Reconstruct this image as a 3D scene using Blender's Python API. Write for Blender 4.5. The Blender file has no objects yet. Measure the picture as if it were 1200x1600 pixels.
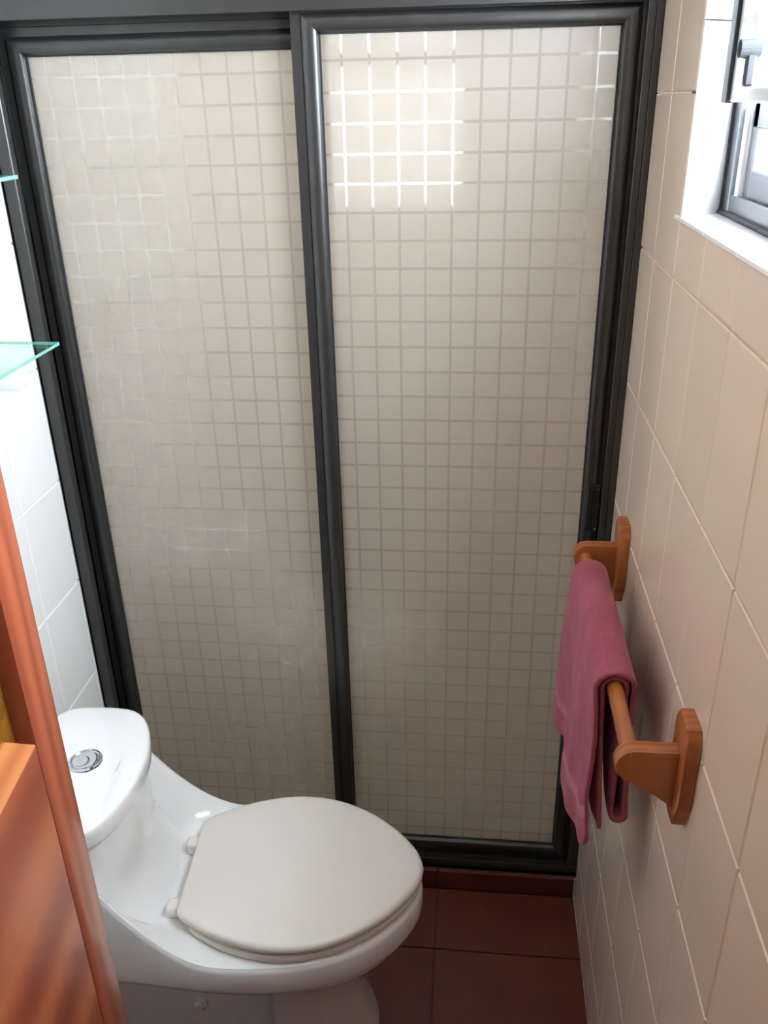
import bpy, bmesh, math, random
from mathutils import Vector, Matrix
random.seed(7)
S = bpy.context.scene
COL = S.collection

# ------------------------------------------------------------------ camera
CAM_H = 1.6948
R_ = Vector((0.9946918, 0.10079843, -0.02068562))
D_ = Vector((0.02471109, -0.4291429, -0.90289852))
W_ = Vector((-0.09988784, 0.89759459, -0.42935576))
cam_d = bpy.data.cameras.new('camera')
cam_d.sensor_fit = 'VERTICAL'; cam_d.sensor_height = 24.0
cam_d.lens = 1353.4646643 / 1600 * 24.0
cam_d.clip_start = 0.01
cam = bpy.data.objects.new('camera', cam_d); COL.objects.link(cam)
m = Matrix((R_, -D_, -W_)).transposed().to_4x4()
m.translation = (0, 0, CAM_H)
cam.matrix_world = m
S.camera = cam

# ------------------------------------------------------------------ light
w = bpy.data.worlds.new('daylight'); S.world = w; w.use_nodes = True
bg = w.node_tree.nodes['Background']
bg.inputs[0].default_value = (0.80, 0.90, 1.0, 1)
bg.inputs[1].default_value = 34.0
S.view_settings.view_transform = 'Standard'
S.view_settings.look = 'None'
S.view_settings.exposure = 0.66
S.view_settings.gamma = 1.0
S.view_settings.use_curve_mapping = False
S.cycles.use_denoising = True
S.cycles.max_bounces = 14
S.cycles.diffuse_bounces = 7
S.cycles.transparent_max_bounces = 16
S.cycles.sample_clamp_indirect = 6

def portal(name, loc, rot, sx, sy):
    l = bpy.data.lights.new(name, 'AREA'); l.shape = 'RECTANGLE'; l.size = sx; l.size_y = sy
    l.cycles.is_portal = True
    o = bpy.data.objects.new(name, l); COL.objects.link(o); o.location = loc; o.rotation_euler = rot

# room constants (metres, floor at z = 0, camera at x = y = 0)
XL, XR = -0.803, 0.2634
YF, YS, YB = -0.42, 1.478, 2.35          # wall behind the camera, shower kerb, shower back wall
ZC = 2.36
WY0, WY1, WZ0, WZ1 = 0.36, 1.213, 1.549, 2.12      # side window opening
BX0, BX1, BZ0, BZ1 = -0.43, -0.015, 1.415, 2.08    # shower window opening
portal('window_daylight', (XR + 0.20, (WY0 + WY1) / 2, (WZ0 + WZ1) / 2), (0, math.radians(90), 0), WZ1 - WZ0 + .1, WY1 - WY0 + .1)
portal('shower_window_daylight', ((BX0 + BX1) / 2, YB + 0.12, (BZ0 + BZ1) / 2), (math.radians(-90), 0, 0), BX1 - BX0 + .05, BZ1 - BZ0 + .05)

# ------------------------------------------------------------------ materials
def newmat(name):
    mt = bpy.data.materials.new(name); mt.use_nodes = True
    nt = mt.node_tree
    return mt, nt, nt.nodes['Principled BSDF']

def nd(nt, typ, **kw):
    n = nt.nodes.new(typ)
    for k, v in kw.items():
        setattr(n, k, v)
    return n

def simple(name, col, rough=.5, metal=0., spec=.5, coat=0., noise=0., nscale=20., bump=0., bscale=200., var=0.):
    mt, nt, b = newmat(name)
    b.inputs['Base Color'].default_value = (*col, 1)
    b.inputs['Roughness'].default_value = rough
    b.inputs['Metallic'].default_value = metal
    b.inputs['Specular IOR Level'].default_value = spec
    b.inputs['Coat Weight'].default_value = coat
    b.inputs['Coat Roughness'].default_value = .05
    tc = nd(nt, 'ShaderNodeTexCoord')
    if noise or var:
        hsv = nd(nt, 'ShaderNodeHueSaturation'); hsv.inputs['Color'].default_value = (*col, 1)
        last = None
        if noise:
            n = nd(nt, 'ShaderNodeTexNoise'); n.inputs['Scale'].default_value = nscale; n.inputs['Detail'].default_value = 5
            nt.links.new(tc.outputs['Object'], n.inputs['Vector'])
            mr = nd(nt, 'ShaderNodeMapRange'); mr.inputs[1].default_value = .3; mr.inputs[2].default_value = .7
            mr.inputs[3].default_value = 1 - noise; mr.inputs[4].default_value = 1 + noise
            nt.links.new(n.outputs[0], mr.inputs[0]); last = mr.outputs[0]
        if var:
            oi = nd(nt, 'ShaderNodeObjectInfo')
            mr2 = nd(nt, 'ShaderNodeMapRange'); mr2.inputs[3].default_value = 1 - var; mr2.inputs[4].default_value = 1 + var
            nt.links.new(oi.outputs['Random'], mr2.inputs[0])
            if last:
                mu = nd(nt, 'ShaderNodeMath', operation='MULTIPLY')
                nt.links.new(last, mu.inputs[0]); nt.links.new(mr2.outputs[0], mu.inputs[1]); last = mu.outputs[0]
            else:
                last = mr2.outputs[0]
        nt.links.new(last, hsv.inputs['Value'])
        nt.links.new(hsv.outputs[0], b.inputs['Base Color'])
    if bump:
        n2 = nd(nt, 'ShaderNodeTexNoise'); n2.inputs['Scale'].default_value = bscale; n2.inputs['Detail'].default_value = 3
        nt.links.new(tc.outputs['Object'], n2.inputs['Vector'])
        bp = nd(nt, 'ShaderNodeBump'); bp.inputs['Strength'].default_value = bump; bp.inputs['Distance'].default_value = .002
        nt.links.new(n2.outputs[0], bp.inputs['Height']); nt.links.new(bp.outputs[0], b.inputs['Normal'])
    return mt

M = {}
M['tile'] = simple('glazed_wall_tile_dim_side', (.74, .59, .475), .14, var=.02, bump=.05, bscale=14)  # right wall: same tile as the left, dim warm light put into its colour
M['tile_lit'] = simple('glazed_wall_tile_lit_side', (.82, .81, .79), .14, var=.015, bump=.05, bscale=14)  # left wall copy, made lighter for the window light falling on it
M['grout'] = simple('wall_grout', (.84, .75, .65), .8, noise=.05, nscale=60)
M['bluegrout'] = M['grout']
M['sill'] = simple('white_sill_tile', (.86, .85, .83), .15, bump=.04, bscale=14)
M['floor_tile'] = simple('terracotta_floor_tile', (.120, .024, .012), .42, noise=.18, nscale=9, var=.07, bump=.10, bscale=90)
M['floor_grout'] = simple('dark_floor_grout', (.10, .035, .028), .85, noise=.1, nscale=80)
M['curb'] = simple('terracotta_kerb_tile', (.10, .021, .012), .45, noise=.15, nscale=12, var=.05, bump=.1, bscale=90)
M['plaster'] = simple('white_plaster', (.66, .63, .58), .8, bump=.1, bscale=60)
M['hall'] = simple('warm_hall_plaster', (.80, .70, .58), .85, bump=.1, bscale=60)
M['bronze'] = simple('bronze_anodised_aluminium', (.072, .070, .068), .36, metal=.75, noise=.06, nscale=30)
M['black'] = simple('black_plastic', (.012, .013, .014), .35)
M['rubber'] = simple('black_gasket', (.02, .02, .025), .6)
M['alu'] = simple('grey_window_aluminium', (.33, .34, .37), .33, metal=.7)
M['alu_light'] = simple('pale_window_aluminium', (.72, .73, .75), .3, metal=.6)
M['chrome'] = simple('chrome', (.72, .76, .80), .08, metal=1.0)
M['screw'] = simple('steel_screw', (.6, .6, .62), .25, metal=1.0)
M['ceramic'] = simple('white_vitreous_china', (.87, .87, .86), .10, coat=.4)
M['seat'] = simple('ivory_plastic_seat', (.82, .77, .70), .24)
M['print'] = simple('grey_logo_print', (.52, .53, .55), .5)
M['bracket'] = simple('white_bracket', (.82, .82, .82), .35)
M['silicone'] = simple('pale_sealant', (.42, .36, .32), .6)

def wood(name, dark, mid, light, scale, axis, rough, rot=(0, 0, 0), ring=3.0, dist=6.0, coat=.3):
    mt, nt, b = newmat(name)
    tc = nd(nt, 'ShaderNodeTexCoord'); mp = nd(nt, 'ShaderNodeMapping')
    sc = [scale, scale, scale]; sc[axis] = scale * .10
    mp.inputs['Scale'].default_value = sc; mp.inputs['Rotation'].default_value = rot
    nt.links.new(tc.outputs['Object'], mp.inputs['Vector'])
    n = nd(nt, 'ShaderNodeTexNoise'); n.inputs['Scale'].default_value = ring; n.inputs['Detail'].default_value = 6; n.inputs['Distortion'].default_value = 1.2
    nt.links.new(mp.outputs[0], n.inputs['Vector'])
    wv = nd(nt, 'ShaderNodeTexWave'); wv.wave_type = 'BANDS'; wv.bands_direction = ['Y', 'Z', 'Y'][axis]
    wv.inputs['Scale'].default_value = ring * .55; wv.inputs['Distortion'].default_value = dist; wv.inputs['Detail'].default_value = 3
    nt.links.new(mp.outputs[0], wv.inputs['Vector'])
    mx = nd(nt, 'ShaderNodeMix'); mx.data_type = 'FLOAT'; mx.inputs[0].default_value = .5
    nt.links.new(n.outputs[0], mx.inputs[2]); nt.links.new(wv.outputs[1], mx.inputs[3])
    cr = nd(nt, 'ShaderNodeValToRGB')
    e = cr.color_ramp.elements
    e[0].position = .2; e[0].color = (*dark, 1); e[1].position = .85; e[1].color = (*light, 1)
    k = e.new(.5); k.color = (*mid, 1)
    nt.links.new(mx.outputs[0], cr.inputs[0]); nt.links.new(cr.outputs[0], b.inputs['Base Color'])
    b.inputs['Roughness'].default_value = rough; b.inputs['Coat Weight'].default_value = coat; b.inputs['Coat Roughness'].default_value = .12
    bp = nd(nt, 'ShaderNodeBump'); bp.inputs['Strength'].default_value = .12; bp.inputs['Distance'].default_value = .002
    nt.links.new(mx.outputs[0], bp.inputs['Height']); nt.links.new(bp.outputs[0], b.inputs['Normal'])
    return mt
M['wood'] = wood('varnished_red_pine', (.20, .042, .019), (.27, .062, .028), (.33, .085, .038), 9, 2, .3, ring=2.0)
M['wood_rail'] = wood('varnished_red_pine_rail', (.19, .040, .019), (.25, .056, .026), (.36, .105, .036), 8, 1, .3, rot=(math.radians(-50), 0, 0), ring=1.0, dist=4.0)
M['wood_mould'] = wood('varnished_orange_pine', (.30, .090, .028), (.38, .125, .036), (.44, .16, .05), 10, 1, .28, ring=2.0)
M['rack'] = wood('varnished_honey_wood', (.30, .085, .022), (.38, .115, .030), (.44, .145, .040), 26, 0, .32, ring=2.0, dist=2.0)
M['rack_bar'] = wood('varnished_honey_wood_bar', (.30, .085, .022), (.38, .115, .030), (.44, .145, .040), 26, 1, .32, ring=2.0, dist=2.0)

# towel cloth
mt, nt, b = newmat('mauve_terry_cloth'); M['towel'] = mt
b.inputs['Roughness'].default_value = .95; b.inputs['Specular IOR Level'].default_value = .1
b.inputs['Sheen Weight'].default_value = .3; b.inputs['Sheen Roughness'].default_value = .5; b.inputs['Sheen Tint'].default_value = (.9, .5, .6, 1)
tc = nd(nt, 'ShaderNodeTexCoord')
n = nd(nt, 'ShaderNodeTexNoise'); n.inputs['Scale'].default_value = 420; n.inputs['Detail'].default_value = 2
nt.links.new(tc.outputs['Object'], n.inputs['Vector'])
n3 = nd(nt, 'ShaderNodeTexNoise'); n3.inputs['Scale'].default_value = 22
nt.links.new(tc.outputs['Object'], n3.inputs['Vector'])
cr = nd(nt, 'ShaderNodeValToRGB'); cr.color_ramp.elements[0].position = .25; cr.color_ramp.elements[1].position = .8
cr.color_ramp.elements[0].color = (.235, .048, .074, 1); cr.color_ramp.elements[1].color = (.47, .125, .165, 1)
ad = nd(nt, 'ShaderNodeMath', operation='ADD'); ad.use_clamp = True
ml = nd(nt, 'ShaderNodeMath', operation='MULTIPLY'); ml.inputs[1].default_value = .5
ml2 = nd(nt, 'ShaderNodeMath', operation='MULTIPLY'); ml2.inputs[1].default_value = .5
nt.links.new(n.outputs[0], ml.inputs[0]); nt.links.new(n3.outputs[0], ml2.inputs[0])
nt.links.new(ml.outputs[0], ad.inputs[0]); nt.links.new(ml2.outputs[0], ad.inputs[1])
nt.links.new(ad.outputs[0], cr.inputs[0]); nt.links.new(cr.outputs[0], b.inputs['Base Color'])
bp = nd(nt, 'ShaderNodeBump'); bp.inputs['Strength'].default_value = .55; bp.inputs['Distance'].default_value = .002
nt.links.new(n.outputs[0], bp.inputs['Height']); nt.links.new(bp.outputs[0], b.inputs['Normal'])

M['towel_band'] = simple('mauve_woven_border', (.50, .155, .205), .75, bump=.3, bscale=700)

def schlick(nt, k=1.0):
    """reflectance of a thin pane, the same from both sides"""
    lw_ = nd(nt, 'ShaderNodeLayerWeight'); lw_.inputs[0].default_value = .5
    po = nd(nt, 'ShaderNodeMath', operation='POWER'); po.inputs[1].default_value = 5.0
    nt.links.new(lw_.outputs['Facing'], po.inputs[0])
    ma = nd(nt, 'ShaderNodeMath', operation='MULTIPLY_ADD'); ma.inputs[1].default_value = .96 * k; ma.inputs[2].default_value = .04 * k; ma.use_clamp = True
    nt.links.new(po.outputs[0], ma.inputs[0])
    return ma.outputs[0]

def clear_glass(name, tint=(1, 1, 1), rough=0.0, refl=1.0):
    mt = bpy.data.materials.new(name); mt.use_nodes = True; nt = mt.node_tree; nt.nodes.clear()
    out = nd(nt, 'ShaderNodeOutputMaterial'); t = nd(nt, 'ShaderNodeBsdfTransparent'); g = nd(nt, 'ShaderNodeBsdfGlossy')
    t.inputs[0].default_value = (*tint, 1); g.inputs['Roughness'].default_value = rough
    mx = nd(nt, 'ShaderNodeMixShader')
    nt.links.new(schlick(nt, refl), mx.inputs[0]); nt.links.new(t.outputs[0], mx.inputs[1]); nt.links.new(g.outputs[0], mx.inputs[2])
    nt.links.new(mx.outputs[0], out.inputs[0])
    return mt
M['glass'] = clear_glass('window_glass', (.97, .98, .98))
mt = bpy.data.materials.new('frosted_window_glass'); mt.use_nodes = True; nt = mt.node_tree; nt.nodes.clear(); M['frost'] = mt
out = nd(nt, 'ShaderNodeOutputMaterial'); tl0 = nd(nt, 'ShaderNodeBsdfTranslucent'); tl0.inputs[0].default_value = (.40, .39, .38, 1)
gl0 = nd(nt, 'ShaderNodeBsdfGlossy'); gl0.inputs['Roughness'].default_value = .3
mx0 = nd(nt, 'ShaderNodeMixShader'); nt.links.new(schlick(nt), mx0.inputs[0]); nt.links.new(tl0.outputs[0], mx0.inputs[1]); nt.links.new(gl0.outputs[0], mx0.inputs[2]); nt.links.new(mx0.outputs[0], out.inputs[0])
M['shelf_glass'] = clear_glass('shelf_glass', (.90, .98, .95))
M['shelf_edge'] = simple('green_glass_edge', (.20, .52, .43), .15, coat=.5)

def etched(name, x0, px, z0, pz, lw):
    """frosted squares parted by clear lines, etched into one pane"""
    mt = bpy.data.materials.new(name); mt.use_nodes = True; nt = mt.node_tree; nt.nodes.clear()
    out = nd(nt, 'ShaderNodeOutputMaterial')
    tc = nd(nt, 'ShaderNodeTexCoord'); sp = nd(nt, 'ShaderNodeSeparateXYZ')
    nt.links.new(tc.outputs['Object'], sp.inputs[0])
    def line(sock, o, p):
        a = nd(nt, 'ShaderNodeMath', operation='SUBTRACT'); a.inputs[1].default_value = o; nt.links.new(sock, a.inputs[0])
        d = nd(nt, 'ShaderNodeMath', operation='DIVIDE'); d.inputs[1].default_value = p; nt.links.new(a.outputs[0], d.inputs[0])
        r = nd(nt, 'ShaderNodeMath', operation='ROUND'); nt.links.new(d.outputs[0], r.inputs[0])
        s = nd(nt, 'ShaderNodeMath', operation='SUBTRACT'); nt.links.new(d.outputs[0], s.inputs[0]); nt.links.new(r.outputs[0], s.inputs[1])
        ab = nd(nt, 'ShaderNodeMath', operation='ABSOLUTE'); nt.links.new(s.outputs[0], ab.inputs[0])
        mr = nd(nt, 'ShaderNodeMapRange'); mr.inputs[1].default_value = lw / 2 / p * .8; mr.inputs[2].default_value = lw / 2 / p * 1.2
        mr.inputs[3].default_value = 1; mr.inputs[4].default_value = 0
        nt.links.new(ab.outputs[0], mr.inputs[0]); return mr.outputs[0]
    lx = line(sp.outputs[0], x0, px); lz = line(sp.outputs[2], z0, pz)
    mxm = nd(nt, 'ShaderNodeMath', operation='MAXIMUM'); nt.links.new(lx, mxm.inputs[0]); nt.links.new(lz, mxm.inputs[1])
    # frosted
    rf = nd(nt, 'ShaderNodeBsdfRefraction'); rf.inputs['IOR'].default_value = 1.10; rf.inputs['Roughness'].default_value = .62; rf.inputs[0].default_value = (.96, .95, .92, 1)
    tl = nd(nt, 'ShaderNodeBsdfTranslucent'); tl.inputs[0].default_value = (.83, .77, .67, 1)
    df = nd(nt, 'ShaderNodeBsdfDiffuse'); df.inputs[0].default_value = (.51, .44, .365, 1)
    m1 = nd(nt, 'ShaderNodeMixShader'); m1.inputs[0].default_value = .93
    nt.links.new(rf.outputs[0], m1.inputs[1]); nt.links.new(tl.outputs[0], m1.inputs[2])
    m2 = nd(nt, 'ShaderNodeMixShader'); m2.inputs[0].default_value = .45
    nt.links.new(m1.outputs[0], m2.inputs[1]); nt.links.new(df.outputs[0], m2.inputs[2])
    g1 = nd(nt, 'ShaderNodeBsdfGlossy'); g1.inputs['Roughness'].default_value = .34
    m3 = nd(nt, 'ShaderNodeMixShader'); nt.links.new(schlick(nt, 3.8), m3.inputs[0]); nt.links.new(m2.outputs[0], m3.inputs[1]); nt.links.new(g1.outputs[0], m3.inputs[2])
    # clear lines, still slightly hazy
    tr = nd(nt, 'ShaderNodeBsdfTransparent'); tr.inputs[0].default_value = (.97, .97, .96, 1)
    g2 = nd(nt, 'ShaderNodeBsdfGlossy'); g2.inputs['Roughness'].default_value = .02
    m6 = nd(nt, 'ShaderNodeMixShader'); m6.inputs[0].default_value = .83
    nt.links.new(tr.outputs[0], m6.inputs[1]); nt.links.new(m3.outputs[0], m6.inputs[2])
    m4 = nd(nt, 'ShaderNodeMixShader'); nt.links.new(schlick(nt, 3.0), m4.inputs[0]); nt.links.new(m6.outputs[0], m4.inputs[1]); nt.links.new(g2.outputs[0], m4.inputs[2])
    m5 = nd(nt, 'ShaderNodeMixShader'); nt.links.new(mxm.outputs[0], m5.inputs[0]); nt.links.new(m3.outputs[0], m5.inputs[1]); nt.links.new(m4.outputs[0], m5.inputs[2])
    nt.links.new(m5.outputs[0], out.inputs[0])
    return mt
M['etch_front'] = etched('etched_grid_glass', -.1752, .0438, 1.707, .0456, .0044)
M['etch_rear'] = etched('etched_grid_glass_rear', -.500, .0438, 1.600, .0463, .0044)
M['pane_back'] = clear_glass('pane_smooth_side', (.99, .99, .985), refl=.6)

# amber cathedral glass of the wooden door
mt, nt, b = newmat('amber_textured_glass'); M['amber'] = mt
b.inputs['Base Color'].default_value = (.36, .15, .018, 1); b.inputs['Roughness'].default_value = .12
b.inputs['Transmission Weight'].default_value = .55; b.inputs['IOR'].default_value = 1.45
tc = nd(nt, 'ShaderNodeTexCoord'); v = nd(nt, 'ShaderNodeTexVoronoi'); v.inputs['Scale'].default_value = 55; v.feature = 'SMOOTH_F1'
nt.links.new(tc.outputs['Object'], v.inputs['Vector'])
bp = nd(nt, 'ShaderNodeBump'); bp.inputs['Strength'].default_value = .6; bp.inputs['Distance'].default_value = .006
nt.links.new(v.outputs['Distance'], bp.inputs['Height']); nt.links.new(bp.outputs[0], b.inputs['Normal'])

# procedural tile grid, for the shower walls that only show through the frosted panes
def tile_grid(name, u, o1, p1, p2, o2):
    mt, nt, b = newmat(name)
    tc = nd(nt, 'ShaderNodeTexCoord'); sp = nd(nt, 'ShaderNodeSeparateXYZ'); nt.links.new(tc.outputs['Object'], sp.inputs[0])
    def ln(s, o, p):
        a = nd(nt, 'ShaderNodeMath', operation='SUBTRACT'); a.inputs[1].default_value = o; nt.links.new(s, a.inputs[0])
        d = nd(nt, 'ShaderNodeMath', operation='PINGPONG'); d.inputs[1].default_value = p / 2; nt.links.new(a.outputs[0], d.inputs[0])
        l = nd(nt, 'ShaderNodeMath', operation='LESS_THAN'); l.inputs[1].default_value = .0016; nt.links.new(d.outputs[0], l.inputs[0]); return l.outputs[0]
    mx = nd(nt, 'ShaderNodeMath', operation='MAXIMUM')
    nt.links.new(ln(sp.outputs[u], o1, p1), mx.inputs[0]); nt.links.new(ln(sp.outputs[2], o2, p2), mx.inputs[1])
    c = nd(nt, 'ShaderNodeMix'); c.data_type = 'RGBA'; c.inputs[6].default_value = (.86, .80, .71, 1); c.inputs[7].default_value = (.80, .73, .65, 1)
    nt.links.new(mx.outputs[0], c.inputs[0]); nt.links.new(c.outputs[2], b.inputs['Base Color'])
    b.inputs['Roughness'].default_value = .2
    return mt
M['tile_side'] = tile_grid('shower_side_tiling', 1, 1.368, .147, .2245, 1.471)
M['tile_rear'] = tile_grid('shower_rear_tiling', 0, -.7, .147, .2245, 1.471)

# ------------------------------------------------------------------ mesh helpers
def mesh_obj(name, verts, faces, mat, parent=None, loc=(0, 0, 0), smooth=None, rel=True):
    """verts in world space (rel=True: shifted to loc / the unrotated parent's place), or local when rel=False"""
    off = Vector(loc) if not parent else (parent['_w'] if '_w' in parent.keys() else Vector((0, 0, 0)))
    off = Vector(off)
    me = bpy.data.meshes.new(name)
    if rel:
        verts = [Vector(v_) - off for v_ in verts]
    me.from_pydata([tuple(v_) for v_ in verts], [], faces)
    bm_ = bmesh.new(); bm_.from_mesh(me); bmesh.ops.recalc_face_normals(bm_, faces=bm_.faces); bm_.to_mesh(me); bm_.free()
    mats = mat if isinstance(mat, (list, tuple)) else [mat]
    for q in mats:
        me.materials.append(M[q])
    if smooth is not None:
        for p_ in me.polygons: p_.use_smooth = True
        me.set_sharp_from_angle(angle=math.radians(smooth))
    o = bpy.data.objects.new(name, me); COL.objects.link(o)
    if parent: o.parent = parent
    elif rel: o.location = loc
    else: o.location = loc
    return o

def empty(name, loc, rz=0.0, label=None, cat=None, group=None):
    o = bpy.data.objects.new(name, None); COL.objects.link(o)
    o.location = loc; o.rotation_euler = (0, 0, rz); o.empty_display_size = .05
    WORLD[o.name] = Vector(loc)
    if label: tag(o, label, cat, group)
    return o
WORLD = {}

def tag(o, label=None, cat=None, group=None, kind=None):
    if label: o['label'] = label
    if cat: o['category'] = cat
    if group: o['group'] = group
    if kind: o['kind'] = kind
    return o

def build(name, vf, mat, parent=None, loc=None, smooth=None, local=False):
    """one mesh object; vf = (verts, faces) in world space, or already in the parent's space when local"""
    verts, faces = vf
    me = bpy.data.meshes.new(name)
    if not local:
        off = WORLD[parent.name] if parent else Vector(loc or (0, 0, 0))
        verts = [Vector(q) - off for q in verts]
    me.from_pydata([tuple(q) for q in verts], [], [list(f) for f in faces])
    b_ = bmesh.new(); b_.from_mesh(me); bmesh.ops.recalc_face_normals(b_, faces=b_.faces); b_.to_mesh(me); b_.free()
    for q in (mat if isinstance(mat, (list, tuple)) else [mat]): me.materials.append(M[q])
    if smooth is not None:
        for p_ in me.polygons: p_.use_smooth = True
        me.set_sharp_from_angle(angle=math.radians(smooth))
    o = bpy.data.objects.new(name, me); COL.objects.link(o)
    if parent:
        o.parent = parent
        WORLD[o.name] = WORLD.get(parent.name, Vector((0, 0, 0)))
    else:
        o.location = Vector(loc or (0, 0, 0)); WORLD[o.name] = Vector(loc or (0, 0, 0))
    return o

def box(x0, x1, y0, y1, z0, z1, bev=0.0, seg=1):
    b_ = bmesh.new(); bmesh.ops.create_cube(b_, size=1)
    for q in b_.verts:
        q.co = Vector(((x0 + x1) / 2 + q.co.x * (x1 - x0), (y0 + y1) / 2 + q.co.y * (y1 - y0), (z0 + z1) / 2 + q.co.z * (z1 - z0)))
    if bev: bmesh.ops.bevel(b_, geom=list(b_.edges), offset=bev, segments=seg, profile=.5, affect='EDGES')
    return dump(b_)

def dump(b_):
    b_.verts.index_update()
    r = ([q.co.copy() for q in b_.verts], [[q.index for q in f.verts] for f in b_.faces]); b_.free(); return r

def join(*vfs):
    V, F = [], []
    for v_, f_ in vfs:
        n_ = len(V); V += list(v_); F += [[i + n_ for i in f] for f in f_]
    return V, F

def loft(rings, cap=True, closed=True):
    V = [Vector(q) for r in rings for q in r]; n_ = len(rings[0]); F = []
    for i in range(len(rings) - 1):
        for j in range(n_ if closed else n_ - 1):
            k = (j + 1) % n_
            F.append([i * n_ + j, i * n_ + k, (i + 1) * n_ + k, (i + 1) * n_ + j])
    if cap and closed:
        F.append(list(range(n_))[::-1]); F.append([(len(rings) - 1) * n_ + j for j in range(n_)])
    return V, F

def prism(pts, axis, a, b_, bev=0.0, seg=2):
    """closed 2D outline swept along an axis from a to b_; pts are the other two coordinates in order"""
    def mk(p, t):
        q = list(p); q.insert(axis, t); return Vector(q)
    B = bmesh.new()
    lo = [B.verts.new(mk(p, a)) for p in pts]; hi = [B.verts.new(mk(p, b_)) for p in pts]
    f0 = B.faces.new(lo[::-1]); f1 = B.faces.new(hi)
    for i in range(len(pts)):
        j = (i + 1) % len(pts); B.faces.new([lo[i], lo[j], hi[j], hi[i]])
    if bev:
        ed = list({e for f in (f0, f1) for e in f.edges})
        bmesh.ops.bevel(B, geom=ed, offset=bev, segments=seg, profile=.6, affect='EDGES')
    return dump(B)

def cyl(c0, c1, r0, r1=None, n_=24, cap=True):
    c0, c1 = Vector(c0), Vector(c1); r1 = r0 if r1 is None else r1
    z = (c1 - c0).normalized(); x = z.orthogonal().normalized(); y = z.cross(x)
    ring = lambda c, r: [c + r * (math.cos(2 * math.pi * i / n_) * x + math.sin(2 * math.pi * i / n_) * y) for i in range(n_)]
    return loft([ring(c0, r0), ring(c1, r1)])

def lathe(c, prof, n_=40):
    rings = [[Vector(c) + Vector((r * math.cos(2 * math.pi * i / n_), r * math.sin(2 * math.pi * i / n_), z)) for i in range(n_)] for r, z in prof]
    return loft(rings)

# ------------------------------------------------------------------ the room shell
def struct(name, vf, mat, loc=(0, 0, 0), **k): return tag(build(name, vf, mat, loc=loc, **k), kind='structure')
T = .14
floor = struct('floor', box(XL - T, XR + T, YF - 1.6, YB + T, -.12, -.004), 'floor_grout', loc=(0, 0, 0))
ceiling = struct('ceiling', box(XL - T, XR + T, YF, YB + T, ZC, ZC + .1), 'plaster')
wall_left = struct('wall_left', box(XL - T, XL - .004, YF, YS + .02, 0, ZC), 'grout')
wall_left_shower = struct('wall_left_shower', box(XL - T, XL - .002, YS + .0205, YB + T, 0, ZC), 'tile_side')
T2 = .16
wall_right = struct('wall_right', join(box(XR + .004, XR + T2, YF, WY0, 0, ZC), box(XR + .004, XR + T2, WY1 + .05, YS + .02, 0, ZC),
                    box(XR + .004, XR + T2, WY0, WY1 + .05, 0, WZ0 - .006), box(XR + .004, XR + T2, WY0, WY1 + .05, WZ1, ZC)), 'grout')
wall_right_shower = struct('wall_right_shower', box(XR + .002, XR + T2, YS + .0205, YB + T, 0, ZC), 'tile_side')
wall_back = struct('wall_back', join(box(XL, BX0, YB, YB + .15, 0, ZC), box(BX1, XR, YB, YB + .15, 0, ZC),
                   box(BX0, BX1, YB, YB + .15, 0, BZ0), box(BX0, BX1, YB, YB + .15, BZ1, ZC)), 'tile_rear')
DX0, DX1, DZ1 = -.325, .215, 2.06
wall_front = struct('wall_front', join(box(XL - T, DX0, YF - .12, YF, 0, ZC), box(DX1, XR + T2, YF - .12, YF, 0, ZC), box(DX0, DX1, YF - .12, YF, DZ1, ZC)), 'plaster')
# hall behind the doorway
wall_hall = struct('wall_hall', join(box(-1.1, -1.0, YF - 1.6, YF - .12, 0, ZC), box(.7, .8, YF - 1.6, YF - .12, 0, ZC), box(-1.1, .8, YF - 1.7, YF - 1.6, 0, ZC),
                    box(-1.0, XL - T, YF - .13, YF - .12, 0, ZC), box(XR + T2, .7, YF - .13, YF - .12, 0, ZC)), 'hall')
struct('ceiling_hall', box(-1.1, .8, YF - 1.7, YF, ZC, ZC + .1), 'plaster')
struct('floor_hall', box(-1.1, .8, YF - 1.6, YF - .12, -.01, 0), 'floor_grout')

# wall tiles, each proud of the grout
tile_mesh = {}
def tile_at(parent, side, y0, y1, z0, z1, mat='tile', name='tile'):
    g = .0014
    y0 += g; y1 -= g; z0 += g; z1 -= g
    if y1 - y0 < .006 or z1 - z0 < .006: return
    key = (side, round(y1 - y0, 4), round(z1 - z0, 4), mat)
    if key not in tile_mesh:
        h, d = (y1 - y0) / 2, (z1 - z0) / 2; c = .0016; t = .0045
        s = -1 if side == 'right' else 1
        V = [(0, -h, -d), (0, h, -d), (0, h, d), (0, -h, d)]
        V += [(s * (t - c), y, z) for _, y, z in V[:4]]
        V += [(s * t, y - math.copysign(c, y), z - math.copysign(c, z)) for _, y, z in V[:4]]
        F = []
        for a in (0, 4):
            for i in range(4):
                j = (i + 1) % 4; F.append([a + i, a + j, a + 4 + j, a + 4 + i])
        F.append([8, 9, 10, 11])
        me = bpy.data.meshes.new(name); me.from_pydata(V, [], F)
        b_ = bmesh.new(); b_.from_mesh(me)
        bmesh.ops.recalc_face_normals(b_, faces=b_.faces)
        b_.faces.ensure_lookup_table()
        if b_.faces[-1].normal.x * s < 0: bmesh.ops.reverse_faces(b_, faces=b_.faces)
        b_.to_mesh(me); b_.free(); me.materials.append(M[mat]); tile_mesh[key] = me
    o = bpy.data.objects.new(name, tile_mesh[key]); COL.objects.link(o); o.parent = parent
    xs = XR + .004 if side == 'right' else XL - .004
    o.location = (xs, (y0 + y1) / 2, (z0 + z1) / 2)
PY, PZ = .147, .2245
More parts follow.
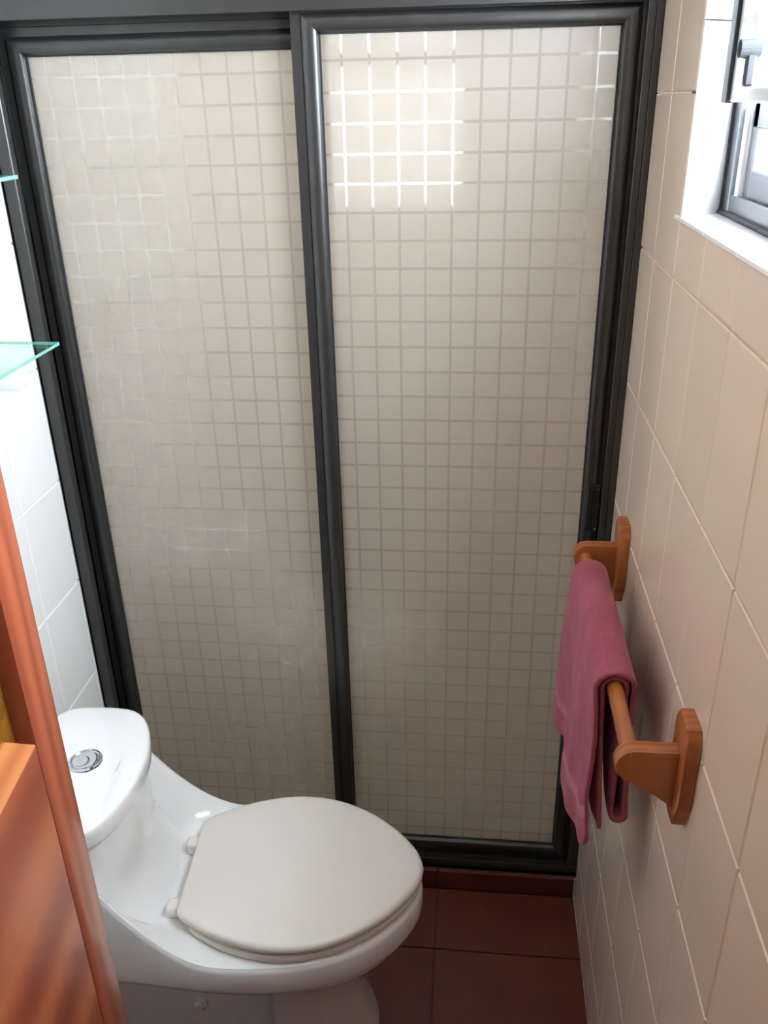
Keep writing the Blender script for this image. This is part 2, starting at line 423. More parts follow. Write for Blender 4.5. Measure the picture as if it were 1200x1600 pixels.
def cells(a, p, lo, hi):
    k = math.floor((lo - a) / p)
    out = []
    while a + k * p < hi - 1e-6:
        out.append((max(lo, a + k * p), min(hi, a + (k + 1) * p))); k += 1
    return out
YT = 1.487
for (y0, y1) in cells(1.368, PY, -.42, YT):
    for (z0, z1) in cells(1.471, PZ, 0, 2.36):
        if y0 < -.12 and z1 < .4: continue
        # cut round the window opening
        if y1 <= WY0 or y0 >= WY1 or z1 <= WZ0 or z0 >= WZ1:
            tile_at(wall_right, 'right', y0, y1, z0, z1)
        else:
            if z0 < WZ0: tile_at(wall_right, 'right', y0, y1, z0, WZ0 - .002)
            if z1 > WZ1: tile_at(wall_right, 'right', y0, y1, WZ1, z1)
            zz0, zz1 = max(z0, WZ0), min(z1, WZ1)
            if y0 < WY0: tile_at(wall_right, 'right', y0, WY0, zz0, zz1)
            if y1 > WY1: tile_at(wall_right, 'right', WY1 + .001, y1, zz0, zz1)
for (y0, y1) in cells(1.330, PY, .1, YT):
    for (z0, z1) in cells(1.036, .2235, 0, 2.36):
        tile_at(wall_left, 'left', y0, y1, z0, z1, 'tile_lit')
# floor tiles
FP = .3195
for i, (x0, x1) in enumerate(cells(-.056, FP, XL, XR)):
    for (y0, y1) in cells(1.315, FP, -.42, YS):
        g = .0016
        tag_o = build('tile', box(x0 + g, x1 - g, y0 + g, y1 - g, -.01, 0, .0012), 'floor_tile', parent=floor)
# shower tray floor and kerb
struct('floor_shower', box(XL, XR, 1.60, YB, -.004, .012), 'sill')
kerb = struct('trim_1', box(XL, XR, YS + .004, 1.60, -.01, .056), 'floor_grout')
for (x0, x1) in cells(-.056, FP, XL, XR):
    build('tile', box(x0 + .001, x1 - .001, YS, YS + .03, .001, .057, .002), 'curb', parent=kerb)
    build('tile', box(x0 + .001, x1 - .001, YS + .002, 1.598, .05, .060, .002), 'curb', parent=kerb)
build('sealant_bead', join(box(XL, XR, YS + .008, YS + .016, .059, .0635, .001), box(XR - .005, XR, YS - .003, YS + .004, .0, .06, .001)), 'silicone', parent=kerb)

# ------------------------------------------------------------------ side window (right wall)
win = empty('window_1', (XR + .07, 1.0, WZ0)); tag(win, kind='structure')
XW = .322
RY = 1.258        # far end of the frame: the reveal is slightly splayed
# reveal linings: far side, sill, head, near side
build('reveal_tile', ([(XR - .0008, WY1, WZ0), (XW, RY, WZ0), (XW, RY, 1.772), (XR - .0008, WY1, 1.772),
      (XR - .0008, WY1 + .004, WZ0), (XW, RY + .01, WZ0), (XW, RY + .01, 1.772), (XR - .0008, WY1 + .004, 1.772)],
      [[0, 1, 2, 3], [4, 5, 6, 7], [0, 1, 5, 4], [3, 2, 6, 7], [0, 3, 7, 4], [1, 2, 6, 5]]), 'sill', parent=win)
build('reveal_tile', ([(XR - .0008, WY1, 1.7745), (XW, RY, 1.7745), (XW, RY, WZ1), (XR - .0008, WY1, WZ1),
      (XR - .0008, WY1 + .004, 1.7745), (XW, RY + .01, 1.7745), (XW, RY + .01, WZ1), (XR - .0008, WY1 + .004, WZ1)],
      [[0, 1, 2, 3], [4, 5, 6, 7], [0, 1, 5, 4], [3, 2, 6, 7], [0, 3, 7, 4], [1, 2, 6, 5]]), 'sill', parent=win)
for (y0, y1) in cells(1.083, .15, WY0, WY1 + .04):
    build('sill_tile', box(XR - .003, XW + .03, y0 + .0012, y1 - .0012, WZ0 - .006, WZ0 + .0005, .0012), 'sill', parent=win)
build('head_lining', box(XR, XW + .1, WY0, RY, WZ1 - .004, WZ1 + .004), 'sill', parent=win)
build('near_reveal', box(XR, XW + .1, WY0 - .004, WY0 + .002, WZ0, WZ1), 'sill', parent=win)
build('wall_core', box(XW, XR + T2, RY + .002, WY1 + .052, WZ0 - .006, WZ1), 'plaster', parent=win)
# outer frame: sealant, frame jamb, sill track with two channels
build('sealant_bead', join(box(XW - .003, XW + .006, RY - .006, RY + .003, WZ0, WZ1), box(XW - .006, XW + .008, WY0, RY, WZ0, WZ0 + .006, .002)), 'rubber', parent=win)
build('frame_jamb', box(XW, XW + .07, RY - .030, RY + .004, WZ0 + .002, WZ1, .0015), 'alu', parent=win)
build('frame_jamb', box(XW, XW + .07, WY0, WY0 + .03, WZ0 + .002, WZ1, .0015), 'alu', parent=win)
build('frame_sill', join(box(XW + .002, XW + .07, WY0, RY - .03, WZ0 + .001, WZ0 + .012, .001), box(XW + .002, XW + .008, WY0, RY - .03, WZ0 + .010, WZ0 + .026, .001),
      box(XW + .034, XW + .040, WY0, RY - .03, WZ0 + .010, WZ0 + .03, .001)), 'alu', parent=win)
build('frame_head', box(XW, XW + .07, WY0, RY, WZ1 - .03, WZ1, .001), 'alu', parent=win)
# lower lite: sash stile with a round bright nose, bottom rail, glass
zs0, zs1 = WZ0 + .020, 1.684
lower = build('sash', join(box(XW + .012, XW + .036, RY - .070, RY - .031, zs0, zs1, .002), box(XW + .012, XW + .036, WY0 + .03, RY - .071, zs0, zs0 + .038, .002),
      box(XW + .012, XW + .036, WY0 + .03, RY - .031, zs1 - .03, zs1, .002)), 'alu', parent=win)
build('sash_bead', cyl((XW + .010, RY - .044, zs0 + .004), (XW + .010, RY - .044, zs1 - .002), .0075), 'alu_light', parent=win, smooth=40)
build('glass_pane', box(XW + .022, XW + .026, WY0 + .04, RY - .070, zs0 + .036, zs1 - .028), 'glass', parent=win)
# upper ventilator, standing open towards the room
vx = .292
vent = build('ventilator_sash', join(box(vx + .004, vx + .030, 1.112, 1.186, 1.684, 2.06, .002), box(vx + .004, vx + .030, WY0 + .04, 1.110, 1.684, 1.700, .002),
      box(vx + .004, vx + .030, WY0 + .04, WY0 + .10, 1.684, 2.06, .002), box(vx + .004, vx + .030, WY0 + .04, 1.11, 2.02, 2.06, .002)), 'alu_light', parent=win)
build('gasket', box(vx, vx + .028, 1.187, 1.212, 1.683, 2.06, .001), 'rubber', parent=win)
build('glass_pane', box(vx + .014, vx + .018, WY0 + .09, 1.115, 1.698, 2.025), 'glass', parent=win)
build('latch', join(box(vx - .004, vx + .005, 1.095, 1.128, 1.728, 1.738, .002), cyl((vx - .016, 1.092, 1.737), (vx + .006, 1.092, 1.737), .009, n_=16), box(vx - .008, vx + .002, 1.086, 1.096, 1.70, 1.735, .002)), 'rubber', parent=win)

# ------------------------------------------------------------------ shower window
win2 = empty('window_2', ((BX0 + BX1) / 2, YB, BZ0)); tag(win2, kind='structure')
fw = .026
yb0, yb1 = YB - .004, YB + .05
build('frame_jamb', box(BX0, BX0 + fw, yb0, yb1, BZ0, BZ1), 'bronze', parent=win2)
build('frame_jamb', box(BX1 - fw, BX1, yb0, yb1, BZ0, BZ1), 'bronze', parent=win2)
build('frame_sill', box(BX0 + fw, BX1 - fw, yb0, yb1, BZ0, BZ0 + fw), 'bronze', parent=win2)
build('frame_head', box(BX0 + fw, BX1 - fw, yb0, yb1, BZ1 - fw, BZ1), 'bronze', parent=win2)
build('transom', box(BX0 + fw, BX1 - fw, yb0, yb1, 1.772, 1.798), 'bronze', parent=win2)
build('glass_pane', box(BX0 + fw, BX1 - fw, YB + .02, YB + .024, BZ0 + fw, 1.772), 'frost', parent=win2)
build('glass_pane', box(BX0 + fw, BX1 - fw, YB + .02, YB + .024, 1.798, BZ1 - fw), 'frost', parent=win2)

# ------------------------------------------------------------------ shower enclosure: fixed frame and two sliding doors
frame = empty('shower_enclosure', ((XL + XR) / 2, 1.53, .06), label='dark bronze aluminium frame around the two frosted shower screens', cat='shower enclosure')
yf0, yf1 = 1.486, 1.585
build('header_track', join(box(XL, XR, yf0, yf0 + .004, 1.819, 1.905, .001), box(XL, XR, yf0, yf1, 1.897, 1.905), box(XL, XR, yf1 - .004, yf1, 1.819, 1.905), box(XL, XR, 1.530, 1.533, 1.845, 1.90),
      box(XL, XR, yf0 - .004, yf0 + .001, 1.862, 1.880, .0015)), 'bronze', parent=frame)
build('jamb', join(box(XL, -.7985, yf0, yf1, .089, 1.8185), box(XL, -.777, yf0, yf0 + .018, .089, 1.8185, .0015), box(XL, -.7775, yf1 - .004, yf1, .089, 1.8185)), 'bronze', parent=frame)
build('jamb', join(box(.2515, XR, yf0, yf1, .089, 1.8185, .0015), box(.2395, .2515, yf0, yf0 + .004, .089, 1.8185, .001)), 'bronze', parent=frame)
build('bottom_track', join(box(XL, XR, yf0, yf1, .060, .070), box(XL, XR, yf0, yf0 + .003, .060, .0885, .0008), box(XL, XR, 1.530, 1.533, .068, .084), box(XL, XR, yf1 - .003, yf1, .060, .0885)), 'bronze', parent=frame)

def panel(name, loc, x0, x1, z0, z1, yfr, wd, etch, label):
    p = empty(name, loc, label=label, cat='shower screen', group='sliding shower screens')
    # profile: u from the glass outwards, v from the front face backwards
    prof = [(0, .012), (0, .004)]
    rn = .024
    for i in range(9):
        a = math.pi * i / 8
        prof.append((.001 + rn / 2 * (1 - math.cos(a)), .002 - .0065 * math.sin(a) ** .8))
    prof += [(rn + .003, .003), (rn + .003, .0015), (wd - .001, .0015), (wd, .0025), (wd, .026), (0, .026)]
    def member(nm, kind):
        rings = [[], []]
        for (u, vv) in prof:
            y = yfr + vv
            if kind == 'L': a, b2 = (x0 - u, y, z0 - u), (x0 - u, y, z1 + u)
            if kind == 'R': a, b2 = (x1 + u, y, z0 - u), (x1 + u, y, z1 + u)
            if kind == 'B': a, b2 = (x0 - u, y, z0 - u), (x1 + u, y, z0 - u)
            if kind == 'T': a, b2 = (x0 - u, y, z1 + u), (x1 + u, y, z1 + u)
            rings[0].append(a); rings[1].append(b2)
        return build(nm, loft(rings), 'bronze', parent=p, smooth=32)
    for nm, k in (('stile', 'L'), ('stile', 'R'), ('rail', 'B'), ('rail', 'T')): member(nm, k)
    e = .006
    g = build('glass_pane', box(x0 - e, x1 + e, yfr + .0125, yfr + .0170, z0 - e, z1 + e), [etch, 'pane_back'], parent=p, local=False)
    # the pattern is laid out in room coordinates: keep the pane's own origin at the room origin
    off = WORLD[p.name]
    for q in g.data.vertices: q.co = q.co + off
    g.location = -off
    for f in g.data.polygons:
        f.material_index = 0 if f.normal.y < -.5 else 1
    ga = build('gasket', join(box(x0, x0 + .0025, yfr + .008, yfr + .0125, z0, z1), box(x1 - .0025, x1, yfr + .008, yfr + .0125, z0, z1),
          box(x0, x1, yfr + .008, yfr + .0125, z0, z0 + .0025), box(x0, x1, yfr + .008, yfr + .0125, z1 - .0025, z1)), 'rubber', parent=p)
    return p
pr = panel('sliding_shower_screen', (-.0225, 1.515, .085), -.253, .208, .130, 1.791, 1.5015, .043, 'etch_front',
           'right sliding shower screen of grid-etched frosted glass, nearer track, with finger pull')
pl = panel('sliding_shower_screen', (-.515, 1.55, .085), -.749, -.287, .132, 1.773, 1.5345, .041, 'etch_rear',
           'left sliding shower screen of grid-etched frosted glass, behind the toilet')
build('light_stop_strip', box(-.786, -.250, 1.540, 1.556, 1.810, 1.850, .001), 'bronze', parent=pl)  # added strip, blocks the slit of light between rail and header
build('light_stop_strip', box(-.294, .249, 1.508, 1.524, 1.830, 1.855, .001), 'bronze', parent=pr)  # matching added strip above the nearer screen's rail, closes it to light
# finger pull on the right stile
hp = build('finger_pull', join(box(.2125, .2395, 1.4945, 1.5035, .948, 1.046, .003, 2), box(.2150, .2175, 1.4905, 1.496, .958, 1.036, .0008), box(.2200, .2225, 1.4905, 1.496, .958, 1.036, .0008)), 'black', parent=pr)
for z in (.956, 1.038):
    build('screw', cyl((.2325, 1.4925, z), (.2325, 1.496, z), .0026, n_=12), 'screw', parent=hp)

# ------------------------------------------------------------------ toilet (local: origin at the wall on the floor, +x to the bowl front)
TO = Vector((-.797, 1.098, 0)); TR = math.atan(.061)
toilet = empty('toilet', TO, TR, label='white one-piece toilet with closed ivory lid beside the shower', cat='toilet')
def interp(tab, x):
    if x <= tab[0][0]: return tab[0][1]
    for (a, va), (b2, vb) in zip(tab, tab[1:]):
        if x <= b2:
            return va + (vb - va) * (x - a) / (b2 - a)
    return tab[-1][1]
def catmull(pts, per=6, closed=False):
    out = []; n_ = len(pts)
    rng = range(n_) if closed else range(n_ - 1)
    for i in rng:
        g = lambda k: Vector(pts[k % n_]) if closed else Vector(pts[max(0, min(n_ - 1, k))])
        p0, p1, p2, p3 = g(i - 1), g(i), g(i + 1), g(i + 2)
        for s in range(per):
            t = s / per
            out.append(.5 * ((2 * p1) + (p2 - p0) * t + (2 * p0 - 5 * p1 + 4 * p2 - p3) * t * t + (3 * p1 - p0 - 3 * p2 + p3) * t ** 3))
    if not closed: out.append(Vector(pts[-1]))
    return out
def resample(pts, n_):
    d = [0]
    for a, b2 in zip(pts, pts[1:]): d.append(d[-1] + (b2 - a).length)
    out = []; k = 0
    for i in range(n_):
        t = d[-1] * i / (n_ - 1)
        while k < len(d) - 2 and d[k + 1] < t: k += 1
        f = (t - d[k]) / max(1e-9, d[k + 1] - d[k]); out.append(pts[k].lerp(pts[k + 1], f))
    return out
def mirror_outline(half, n_=49):
    """half outline from the back (y = 0) round the +y side to the front (y = 0)"""
    h = resample(catmull([Vector((x, y, 0)) for x, y in half], 8), n_)
    h[0].y = 0; h[-1].y = 0
    return h + [Vector((q.x, -q.y, 0)) for q in h[-2:0:-1]]
RIM = [(.03, 0), (.03, .07), (.034, .125), (.06, .157), (.12, .164), (.18, .168), (.24, .174), (.30, .181), (.36, .187), (.43, .189), (.50, .184), (.56, .172), (.62, .146), (.67, .108), (.705, .066), (.722, .03), (.727, 0)]
PED = [(.06, 0), (.06, .05), (.065, .078), (.10, .070), (.17, .040), (.28, .032), (.40, .032), (.436, .050), (.448, .102), (.47, .114), (.50, .114), (.54, .110), (.575, .096), (.60, .074), (.616, .048), (.623, .02), (.624, 0)]
rim = mirror_outline(RIM); ped = mirror_outline(PED)
RC = Vector((.42, 0, 0))
def sstep(a, b2, x):
    t = max(0, min(1, (x - a) / (b2 - a))); return t * t * (3 - 2 * t)
DK = .398
def wing(x):
    if x < .15: return .225
    t = min(1, (x - .15) / .235); return .225 * (1 - t) ** 1.9
def top_h(x, y):
    wv_ = interp([(a, b2) for a, b2 in RIM[3:]], x) if x > .06 else .157
    q = sstep(.50, 1.0, abs(y) / max(wv_, .02))
    return DK + q * wing(x)
rings = []
for r in (.02, .10, .2, .3, .4, .5, .58, .65, .71, .77, .82, .86, .90, .93, .955, .975):
    ring = []
    for q in rim:
        c = Vector((min(q.x, max(.25, .20 + .0)) if q.x < .25 else min(q.x, .56), 0, 0))
        pt = RC.lerp(Vector((q.x, q.y, 0)), r)
        ring.append(Vector((pt.x, pt.y, top_h(pt.x, pt.y))))
    rings.append(ring)
def edge_ring(inset, dz):
    out = []
    for q in rim:
        n2 = (q - RC); l = n2.length
        pt = RC + n2 * ((l - inset) / l)
        h = top_h(q.x, q.y)
        out.append(Vector((pt.x, pt.y, h + dz)))
    return out
rings.append(edge_ring(.005, -.0012)); rings.append(edge_ring(.002, -.004)); rings.append(edge_ring(.0, -.010))
def mid_ring(z, inset):
    out = []
    for q in rim:
        n2 = (q - RC); l = n2.length
        out.append(RC + n2 * ((l - inset) / l) + Vector((0, 0, z)))
    return out
rings += [mid_ring(.365, -.001), mid_ring(.348, .000), mid_ring(.337, .003), mid_ring(.329, .010), mid_ring(.323, .020)]
for z, f, k in ((.312, .28, 1.05), (.295, .48, 1.04), (.27, .68, 1.03), (.235, .85, 1.0), (.20, .95, .985), (.15, 1, .975), (.09, 1, .985), (.04, 1, 1.02), (.012, 1, 1.05), (0, 1, 1.055)):
    ring = []
    for a, b2 in zip(rim, ped):
        c = Vector((.36, 0, 0)); bb = c + (b2 - c) * k
        f2 = f + (min(1, f + .58) - f) * (1 - sstep(.36, .58, a.x))
        pt = a.lerp(bb, f2); ring.append(Vector((pt.x, pt.y, z)))
    rings.append(ring)
body = loft(rings)
TANK = [(.036, 0), (.036, .08), (.040, .130), (.060, .152), (.10, .157), (.15, .157), (.18, .150), (.203, .125), (.218, .09), (.227, .05), (.231, 0)]
tank = mirror_outline(TANK)
TC = Vector((.12, 0, 0))
def tring(z, k, o=tank): return [TC + (q - TC) * k + Vector((0, 0, z)) for q in o]
def flare(z, d):
    out = []
    for q in tank:
        k = sstep(.10, .20, q.x)                      # only the front of the tank sweeps out to the seat deck
        n2 = Vector((1, .25 * (q - TC).normalized().y, 0))
        out.append(q + n2 * (d * k - .002) + Vector((0, 0, z)))
    return out
tank_vf = loft([flare(.394, .046)] + [flare(.398 + .125 * t, .042 * (1 - t) ** 2.2 - .004 * math.sin(math.pi * t)) for t in (0, .08, .16, .25, .35, .46, .58, .7, .85, 1)] + [flare(.56, -.001), flare(.60, .0005), flare(.6225, .002)])
build('body', join(body, tank_vf), 'ceramic', parent=toilet, smooth=42, local=True)
# tank lid
LID = [(.030, 0), (.030, .09), (.036, .138), (.060, .163), (.10, .1685), (.15, .167), (.185, .157), (.212, .130), (.230, .09), (.241, .045), (.244, 0)]
lid0 = mirror_outline(LID)
tl_ = build('tank_lid', loft([tring(.6245, .965, lid0), tring(.6245, .985, lid0), tring(.628, .992, lid0), tring(.645, 1.0, lid0), tring(.652, .998, lid0), tring(.657, .990, lid0), tring(.660, .972, lid0), tring(.6615, .93, lid0),
        tring(.6625, .6, lid0), tring(.663, .2, lid0)]), 'ceramic', parent=toilet, smooth=50, local=True)
bc = (.139, .012, .6615)
fb = build('flush_button', lathe(bc, [(.0, 0), (.0295, 0), (.0300, .002), (.0290, .0040), (.0255, .0048), (.0235, .0030), (.0228, .0022), (.0225, .0042), (.0215, .0056), (.016, .0062), (.006, .0052), (.0, .0050)]), 'chrome', parent=tl_, smooth=35, local=True)
build('half_button', lathe((bc[0] - .004, bc[1] - .005, bc[2]), [(0, .0050), (.0135, .0052), (.0132, .0068), (.0115, .0074), (.005, .0066), (0, .0064)]), 'chrome', parent=fb, smooth=35, local=True)
# small grey maker's mark: a row of tiny letter-like strokes
marks = []
for i in range(7):
    y = -.012 + i * .004
    marks.append(box(.1985, .2015, y, y + .0009, .6626, .66290))
    marks.append(box(.1985 if i % 2 else .2008, .1993 if i % 2 else .2015, y, y + .0026, .6626, .66290))
build('maker_mark', join(*marks), 'print', parent=tl_, local=True)
# seat ring and lid
LO = [(.300, 0), (.300, .06), (.300, .095), (.3025, .1075), (.311, .1145), (.335, .130), (.38, .152), (.43, .168), (.48, .1755), (.53, .1725), (.58, .158), (.63, .131), (.67, .099), (.703, .062), (.722, .030), (.729, 0)]
lo = mirror_outline(LO, 61)
SC = Vector((.50, 0, 0))
def off_out(o, d, z, c=SC):
    out = []
    for q in o:
        n2 = q - c; l = n2.length; out.append(c + n2 * ((l - d) / l) + Vector((0, 0, z)))
    return out
SO = [(.318, 0), (.318, .06), (.319, .110), (.3225, .122), (.333, .131), (.38, .156), (.43, .172), (.48, .179), (.53, .176)] + [(a, b2 + .002) for a, b2 in LO[9:-1]] + [LO[-1]]
so = mirror_outline(SO, 61)
rg = [off_out(so, .085, .4015), off_out(so, .010, .4015), off_out(so, .004, .404), off_out(so, .0025, .4095), off_out(so, .005, .4155), off_out(so, .012, .4175), off_out(so, .075, .4175), off_out(so, .085, .412)]
V, F = loft(rg, cap=False); n_ = len(so); k_ = len(rg) - 1
for j in range(n_): F.append([k_ * n_ + j, k_ * n_ + (j + 1) % n_, (j + 1) % n_, j])
build('seat', (V, F), 'seat', parent=toilet, smooth=45, local=True)
rg = [off_out(lo, .10, .4205), off_out(lo, .012, .4205), off_out(lo, .004, .4215), off_out(lo, .0005, .4245), off_out(lo, .0, .429), off_out(lo, .0012, .4335), off_out(lo, .004, .4365), off_out(lo, .010, .4385), off_out(lo, .03, .4395), off_out(lo, .08, .4405), off_out(lo, .14, .441)]
build('seat_lid', loft(rg), 'seat', parent=toilet, smooth=45, local=True)
for y in (-.077, .066):
    build('hinge', join(box(.276, .302, y - .013, y + .013, .398, .423, .005, 3), cyl((.305, y - .016, .417), (.305, y + .016, .417), .0075, n_=16)), 'seat', parent=toilet, smooth=50, local=True)
for s in (-1, 1):
    build('bolt_cap', join(cyl((.29, s * .028, .095), (.29, s * .040, .095), .013, .013, n_=20), cyl((.29, s * .040, .095), (.29, s * .045, .095), .013, .007, n_=20)), 'ceramic', parent=toilet, smooth=40, local=True)

# ------------------------------------------------------------------ towel rack on the right wall
rack = empty('towel_rack', (XR, 1.075, .97), label='honey-coloured wooden towel rail screwed to the tiled right wall', cat='towel rack')
yn, yf_ = .818, 1.330
for yc in (yn, yf_):
    hy = .030
    pts = [(yc - hy, .948), (yc - hy, 1.036), (yc - .020, 1.052), (yc + .020, 1.052), (yc + hy, 1.036), (yc + hy, .948), (yc + .013, .905), (yc - .013, .905)]
    B = bmesh.new(); xa, xb = XR - .001, XR - .0175
    lo_ = [B.verts.new((xa, y, z)) for y, z in pts]; hi_ = [B.verts.new((xb, y, z)) for y, z in pts]
    B.faces.new(lo_); fh = B.faces.new(hi_[::-1])
    for i in range(8): j = (i + 1) % 8; B.faces.new([lo_[i], hi_[i], hi_[j], lo_[j]])
    bmesh.ops.bevel(B, geom=list(fh.edges), offset=.004, segments=2, profile=.5, affect='EDGES')
    build('mounting_plate', dump(B), 'rack', parent=rack, smooth=30)
    xo = XR - .017
    arm = [(xo, 1.010), (.196, 1.010), (.186, 1.007), (.178, .999), (.1745, .988), (.177, .976), (.185, .967), (.198, .962), (.212, .957), (.226, .948), (.237, .936), (xo, .926)]
    build('arm', prism(arm, 1, yc - .0105, yc + .0105, .003, 2), 'rack', parent=rack, smooth=35)
BXc, BZc = .195, .987
build('bar', cyl((BXc, yn - .006, BZc), (BXc, yf_ + .006, BZc), .0105, n_=28), 'rack_bar', parent=rack, smooth=40)

# ------------------------------------------------------------------ towel folded over the bar
def towel():
    """one long sheet: outer front hem, up, over the bar, down the back, round the fold, up again under itself and down the inner front"""
    V, F, MI = [], [], []
    ny = 72; th = .0070; RO, RI = .0255, .0160
    TY0, TY1 = 1.262, .953
    rows = []
    for i in range(ny + 1):
        v_ = i / ny; y0 = TY0 + (TY1 - TY0) * v_
        wav = -math.cos(2 * math.pi * v_ / .64); wav2 = math.sin(v_ * 31 + 1.0); wav3 = math.sin(v_ * 19 + .5)
        fd = .292 + .012 * (1 - v_) ** 4 - .010 * math.sin(math.pi * v_) + .006 * math.sin(v_ * 12) - .030 * max(0, (v_ - .93) / .07) ** 2
        row = []
        for k in range(40):                                   # outer front, hem first
            t = 1 - k / 40; z = BZc - fd * t
            a = t ** 1.25
            x = BXc - RO - .0035 * t + (.0095 * wav + .0022 * wav2 + .002 * wav3) * a - .004 * math.sin(math.pi * t)
            x += .010 * max(0, v_ - .8) / .2 * math.sin(math.pi * min(1, t * 1.4)) * .8
            row.append(Vector((x, y0 + (.022 * (1 - v_) ** 2 - .006 * v_ + .004 * math.sin(t * 7 + v_ * 4)) * t, z)))
        for k in range(15):
            a = math.pi * (1 - k / 14)
            row.append(Vector((BXc + RO * math.cos(a), y0, BZc + RO * math.sin(a))))
        bd = .212 + .006 * math.sin(v_ * 8) - .012 * (1 - v_)
        xo = lambda t: BXc + RO + (.010 * t ** 2 + .0022 * math.sin(v_ * 11 + 1) * t)
        xi = lambda t: BXc + RI + (-.001 * t + .0022 * math.sin(v_ * 11 + 1) * t)
        for k in range(1, 20):
            t = k / 19; row.append(Vector((xo(t), y0 + .008 * (1 - v_) * t, BZc - bd * t)))
        c = (xo(1) + xi(1)) / 2; rr = (xo(1) - xi(1)) / 2
        for k in range(1, 10):
            a = math.pi * k / 10
            row.append(Vector((c + rr * math.cos(a), y0 + .008 * (1 - v_), BZc - bd - rr * math.sin(a))))
        for k in range(19, 0, -1):
            t = k / 19; row.append(Vector((xi(t), y0 + .004 + .004 * (1 - v_) * t, BZc - bd * t)))
        for k in range(13):
            a = math.pi * k / 12
            row.append(Vector((BXc + RI * math.cos(a), y0 + .004, BZc + RI * math.sin(a))))
        fi = .236 + .014 * (1 - v_) + .006 * math.sin(v_ * 14)
        for k in range(1, 27):
            t = k / 26
            x = BXc - RI + .009 * t + (.0030 * wav + .003 * math.sin(v_ * 25 + 2)) * t
            row.append(Vector((x, y0 + .004 + .006 * math.sin(t * 5) * t * v_, BZc - fi * t)))
        rows.append(row)
    n_ = len(rows[0]); m_ = len(rows)
    for sgn in (1, -1):
        for i in range(m_):
            for j in range(n_):
                du = rows[min(i + 1, m_ - 1)][j] - rows[max(i - 1, 0)][j]
                dv = rows[i][min(j + 1, n_ - 1)] - rows[i][max(j - 1, 0)]
                nn = du.cross(dv).normalized()
                e = .75 if i in (0, m_ - 1) or j in (0, n_ - 1) else 1.0
                if 7 <= j <= 10: e *= .8                        # flat woven border
                V.append(rows[i][j] + nn * (sgn * th / 2 * e))
    idx = lambda q, i, j: q * m_ * n_ + i * n_ + j
    for i in range(m_ - 1):
        for j in range(n_ - 1):
            b_ = 1 if 7 <= j < 10 else 0
            F.append([idx(0, i, j), idx(0, i, j + 1), idx(0, i + 1, j + 1), idx(0, i + 1, j)]); MI.append(b_)
            F.append([idx(1, i, j), idx(1, i + 1, j), idx(1, i + 1, j + 1), idx(1, i, j + 1)]); MI.append(b_)
    for i in range(m_ - 1):
        for j in (0, n_ - 1):
            F.append([idx(0, i, j), idx(0, i + 1, j), idx(1, i + 1, j), idx(1, i, j)]); MI.append(0)
    for j in range(n_ - 1):
        for i in (0, m_ - 1):
            F.append([idx(0, i, j), idx(0, i, j + 1), idx(1, i, j + 1), idx(1, i, j)]); MI.append(0)
    return V, F, MI
tv, tf, tmi = towel()
tw = build('hand_towel', (tv, tf), ['towel', 'towel_band'], loc=(BXc, 1.10, BZc), smooth=80)
for p_, q in zip(tw.data.polygons, tmi): p_.material_index = q
tag(tw, 'mauve terry hand towel folded over the wooden towel rail', 'towel')

# ------------------------------------------------------------------ wooden door, standing open at the left
DE = Vector((-.401, .650, 0)); DK_ = math.atan(-.118)
# local: origin at the leading edge on the floor, +y back towards the hinge is negative y; face at x = 0
door = empty('door_1', DE, -DK_); tag(door, kind='structure')
th = .036; dw = .74; dz0, dz1 = .012, 2.02
st = .056; rt = 1.163
def dbox(n_, a, mat, par=door, **k):
    return build(n_, a, mat, parent=par, local=True, smooth=30, **k)
dbox('stile', box(-th, 0, -st, 0, dz0, dz1, .0025, 2), 'wood')
dbox('stile', box(-th, 0, -dw, -dw + st * 1.6, dz0, dz1, .0025, 2), 'wood')
y0, y1 = -dw + st * 1.6, -st
dbox('rail', box(-th + .0005, -.0006, y0, y1, dz0, rt, .0012), 'wood_rail')
dbox('rail', box(-th + .0005, -.0006, y0, y1, 1.92, dz1, .0012), 'wood')
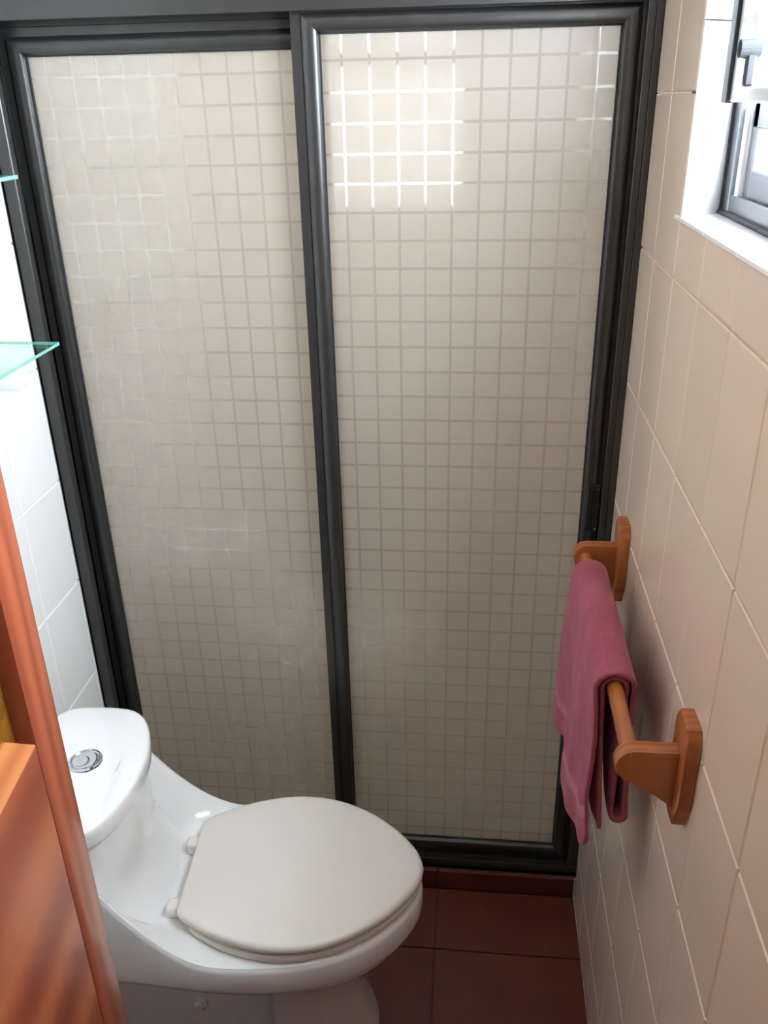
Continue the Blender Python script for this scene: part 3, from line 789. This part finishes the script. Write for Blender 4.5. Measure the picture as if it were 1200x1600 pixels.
# mouldings round the glass: sloped beads
def bead(nm, kind):
    a = .022; d = .016
    if kind == 'B': pr_ = [(y0, rt), (y1, rt), (y1 - a, rt + a), (y0 + a, rt + a)]
    if kind == 'R': pr_ = [(y1, rt), (y1, 1.92), (y1 - a, 1.92 - a), (y1 - a, rt + a)]
    if kind == 'L': pr_ = [(y0, rt), (y0, 1.92), (y0 + a, 1.92 - a), (y0 + a, rt + a)]
    if kind == 'T': pr_ = [(y0, 1.92), (y1, 1.92), (y1 - a, 1.92 - a), (y0 + a, 1.92 - a)]
    V = [(-.001 if i < 2 else -d, *q) for i, q in enumerate(pr_)] + [(-d - .006, *q) for q in pr_]
    F = [[0, 1, 2, 3], [4, 5, 6, 7], [0, 1, 5, 4], [1, 2, 6, 5], [2, 3, 7, 6], [3, 0, 4, 7]]
    return build(nm, (V, F), 'wood_mould' if kind == 'B' else 'wood', parent=door, local=True)
for k in 'BT': bead('glazing_bead', k)
build('glass_pane', box(-.024, -.019, y0 - .0, y1, rt, 1.92), 'amber', parent=door, local=True)

# ------------------------------------------------------------------ glass shelves on the left wall
def shelf(loc, x1, y0, y1, z, label, brackets):
    s = empty('glass_shelf', loc, label=label, cat='shelf', group='glass shelves on the left wall')
    p = build('glass_plate', box(XL + .003, x1, y0, y1, z, z + .006, .0006), ['shelf_glass', 'shelf_edge'], parent=s)
    for f in p.data.polygons:
        if abs(f.normal.z) < .5: f.material_index = 1
    for yc in brackets:
        pts = [(XL + .001, z - .006), (x1 - .030, z - .006), (x1 - .022, z - .009), (x1 - .018, z - .018), (x1 - .018, z - .036), (x1 - .022, z - .043), (x1 - .032, z - .046), (XL + .001, z - .046)]
        build('bracket', join(prism(pts, 1, yc - .011, yc + .011, .003, 2), box(XL + .001, XL + .030, yc - .008, yc + .008, z - .008, z)), 'bracket', parent=s, smooth=35)
    return s
shelf((XL, 1.05, 1.343), -.683, .78, 1.350, 1.340, 'lower glass shelf with white brackets on the left wall', (1.250, .88))
shelf((XL, 1.02, 1.604), -.683, .78, 1.317, 1.600, 'upper glass shelf on the bright left wall near the frame', (1.217, .88))
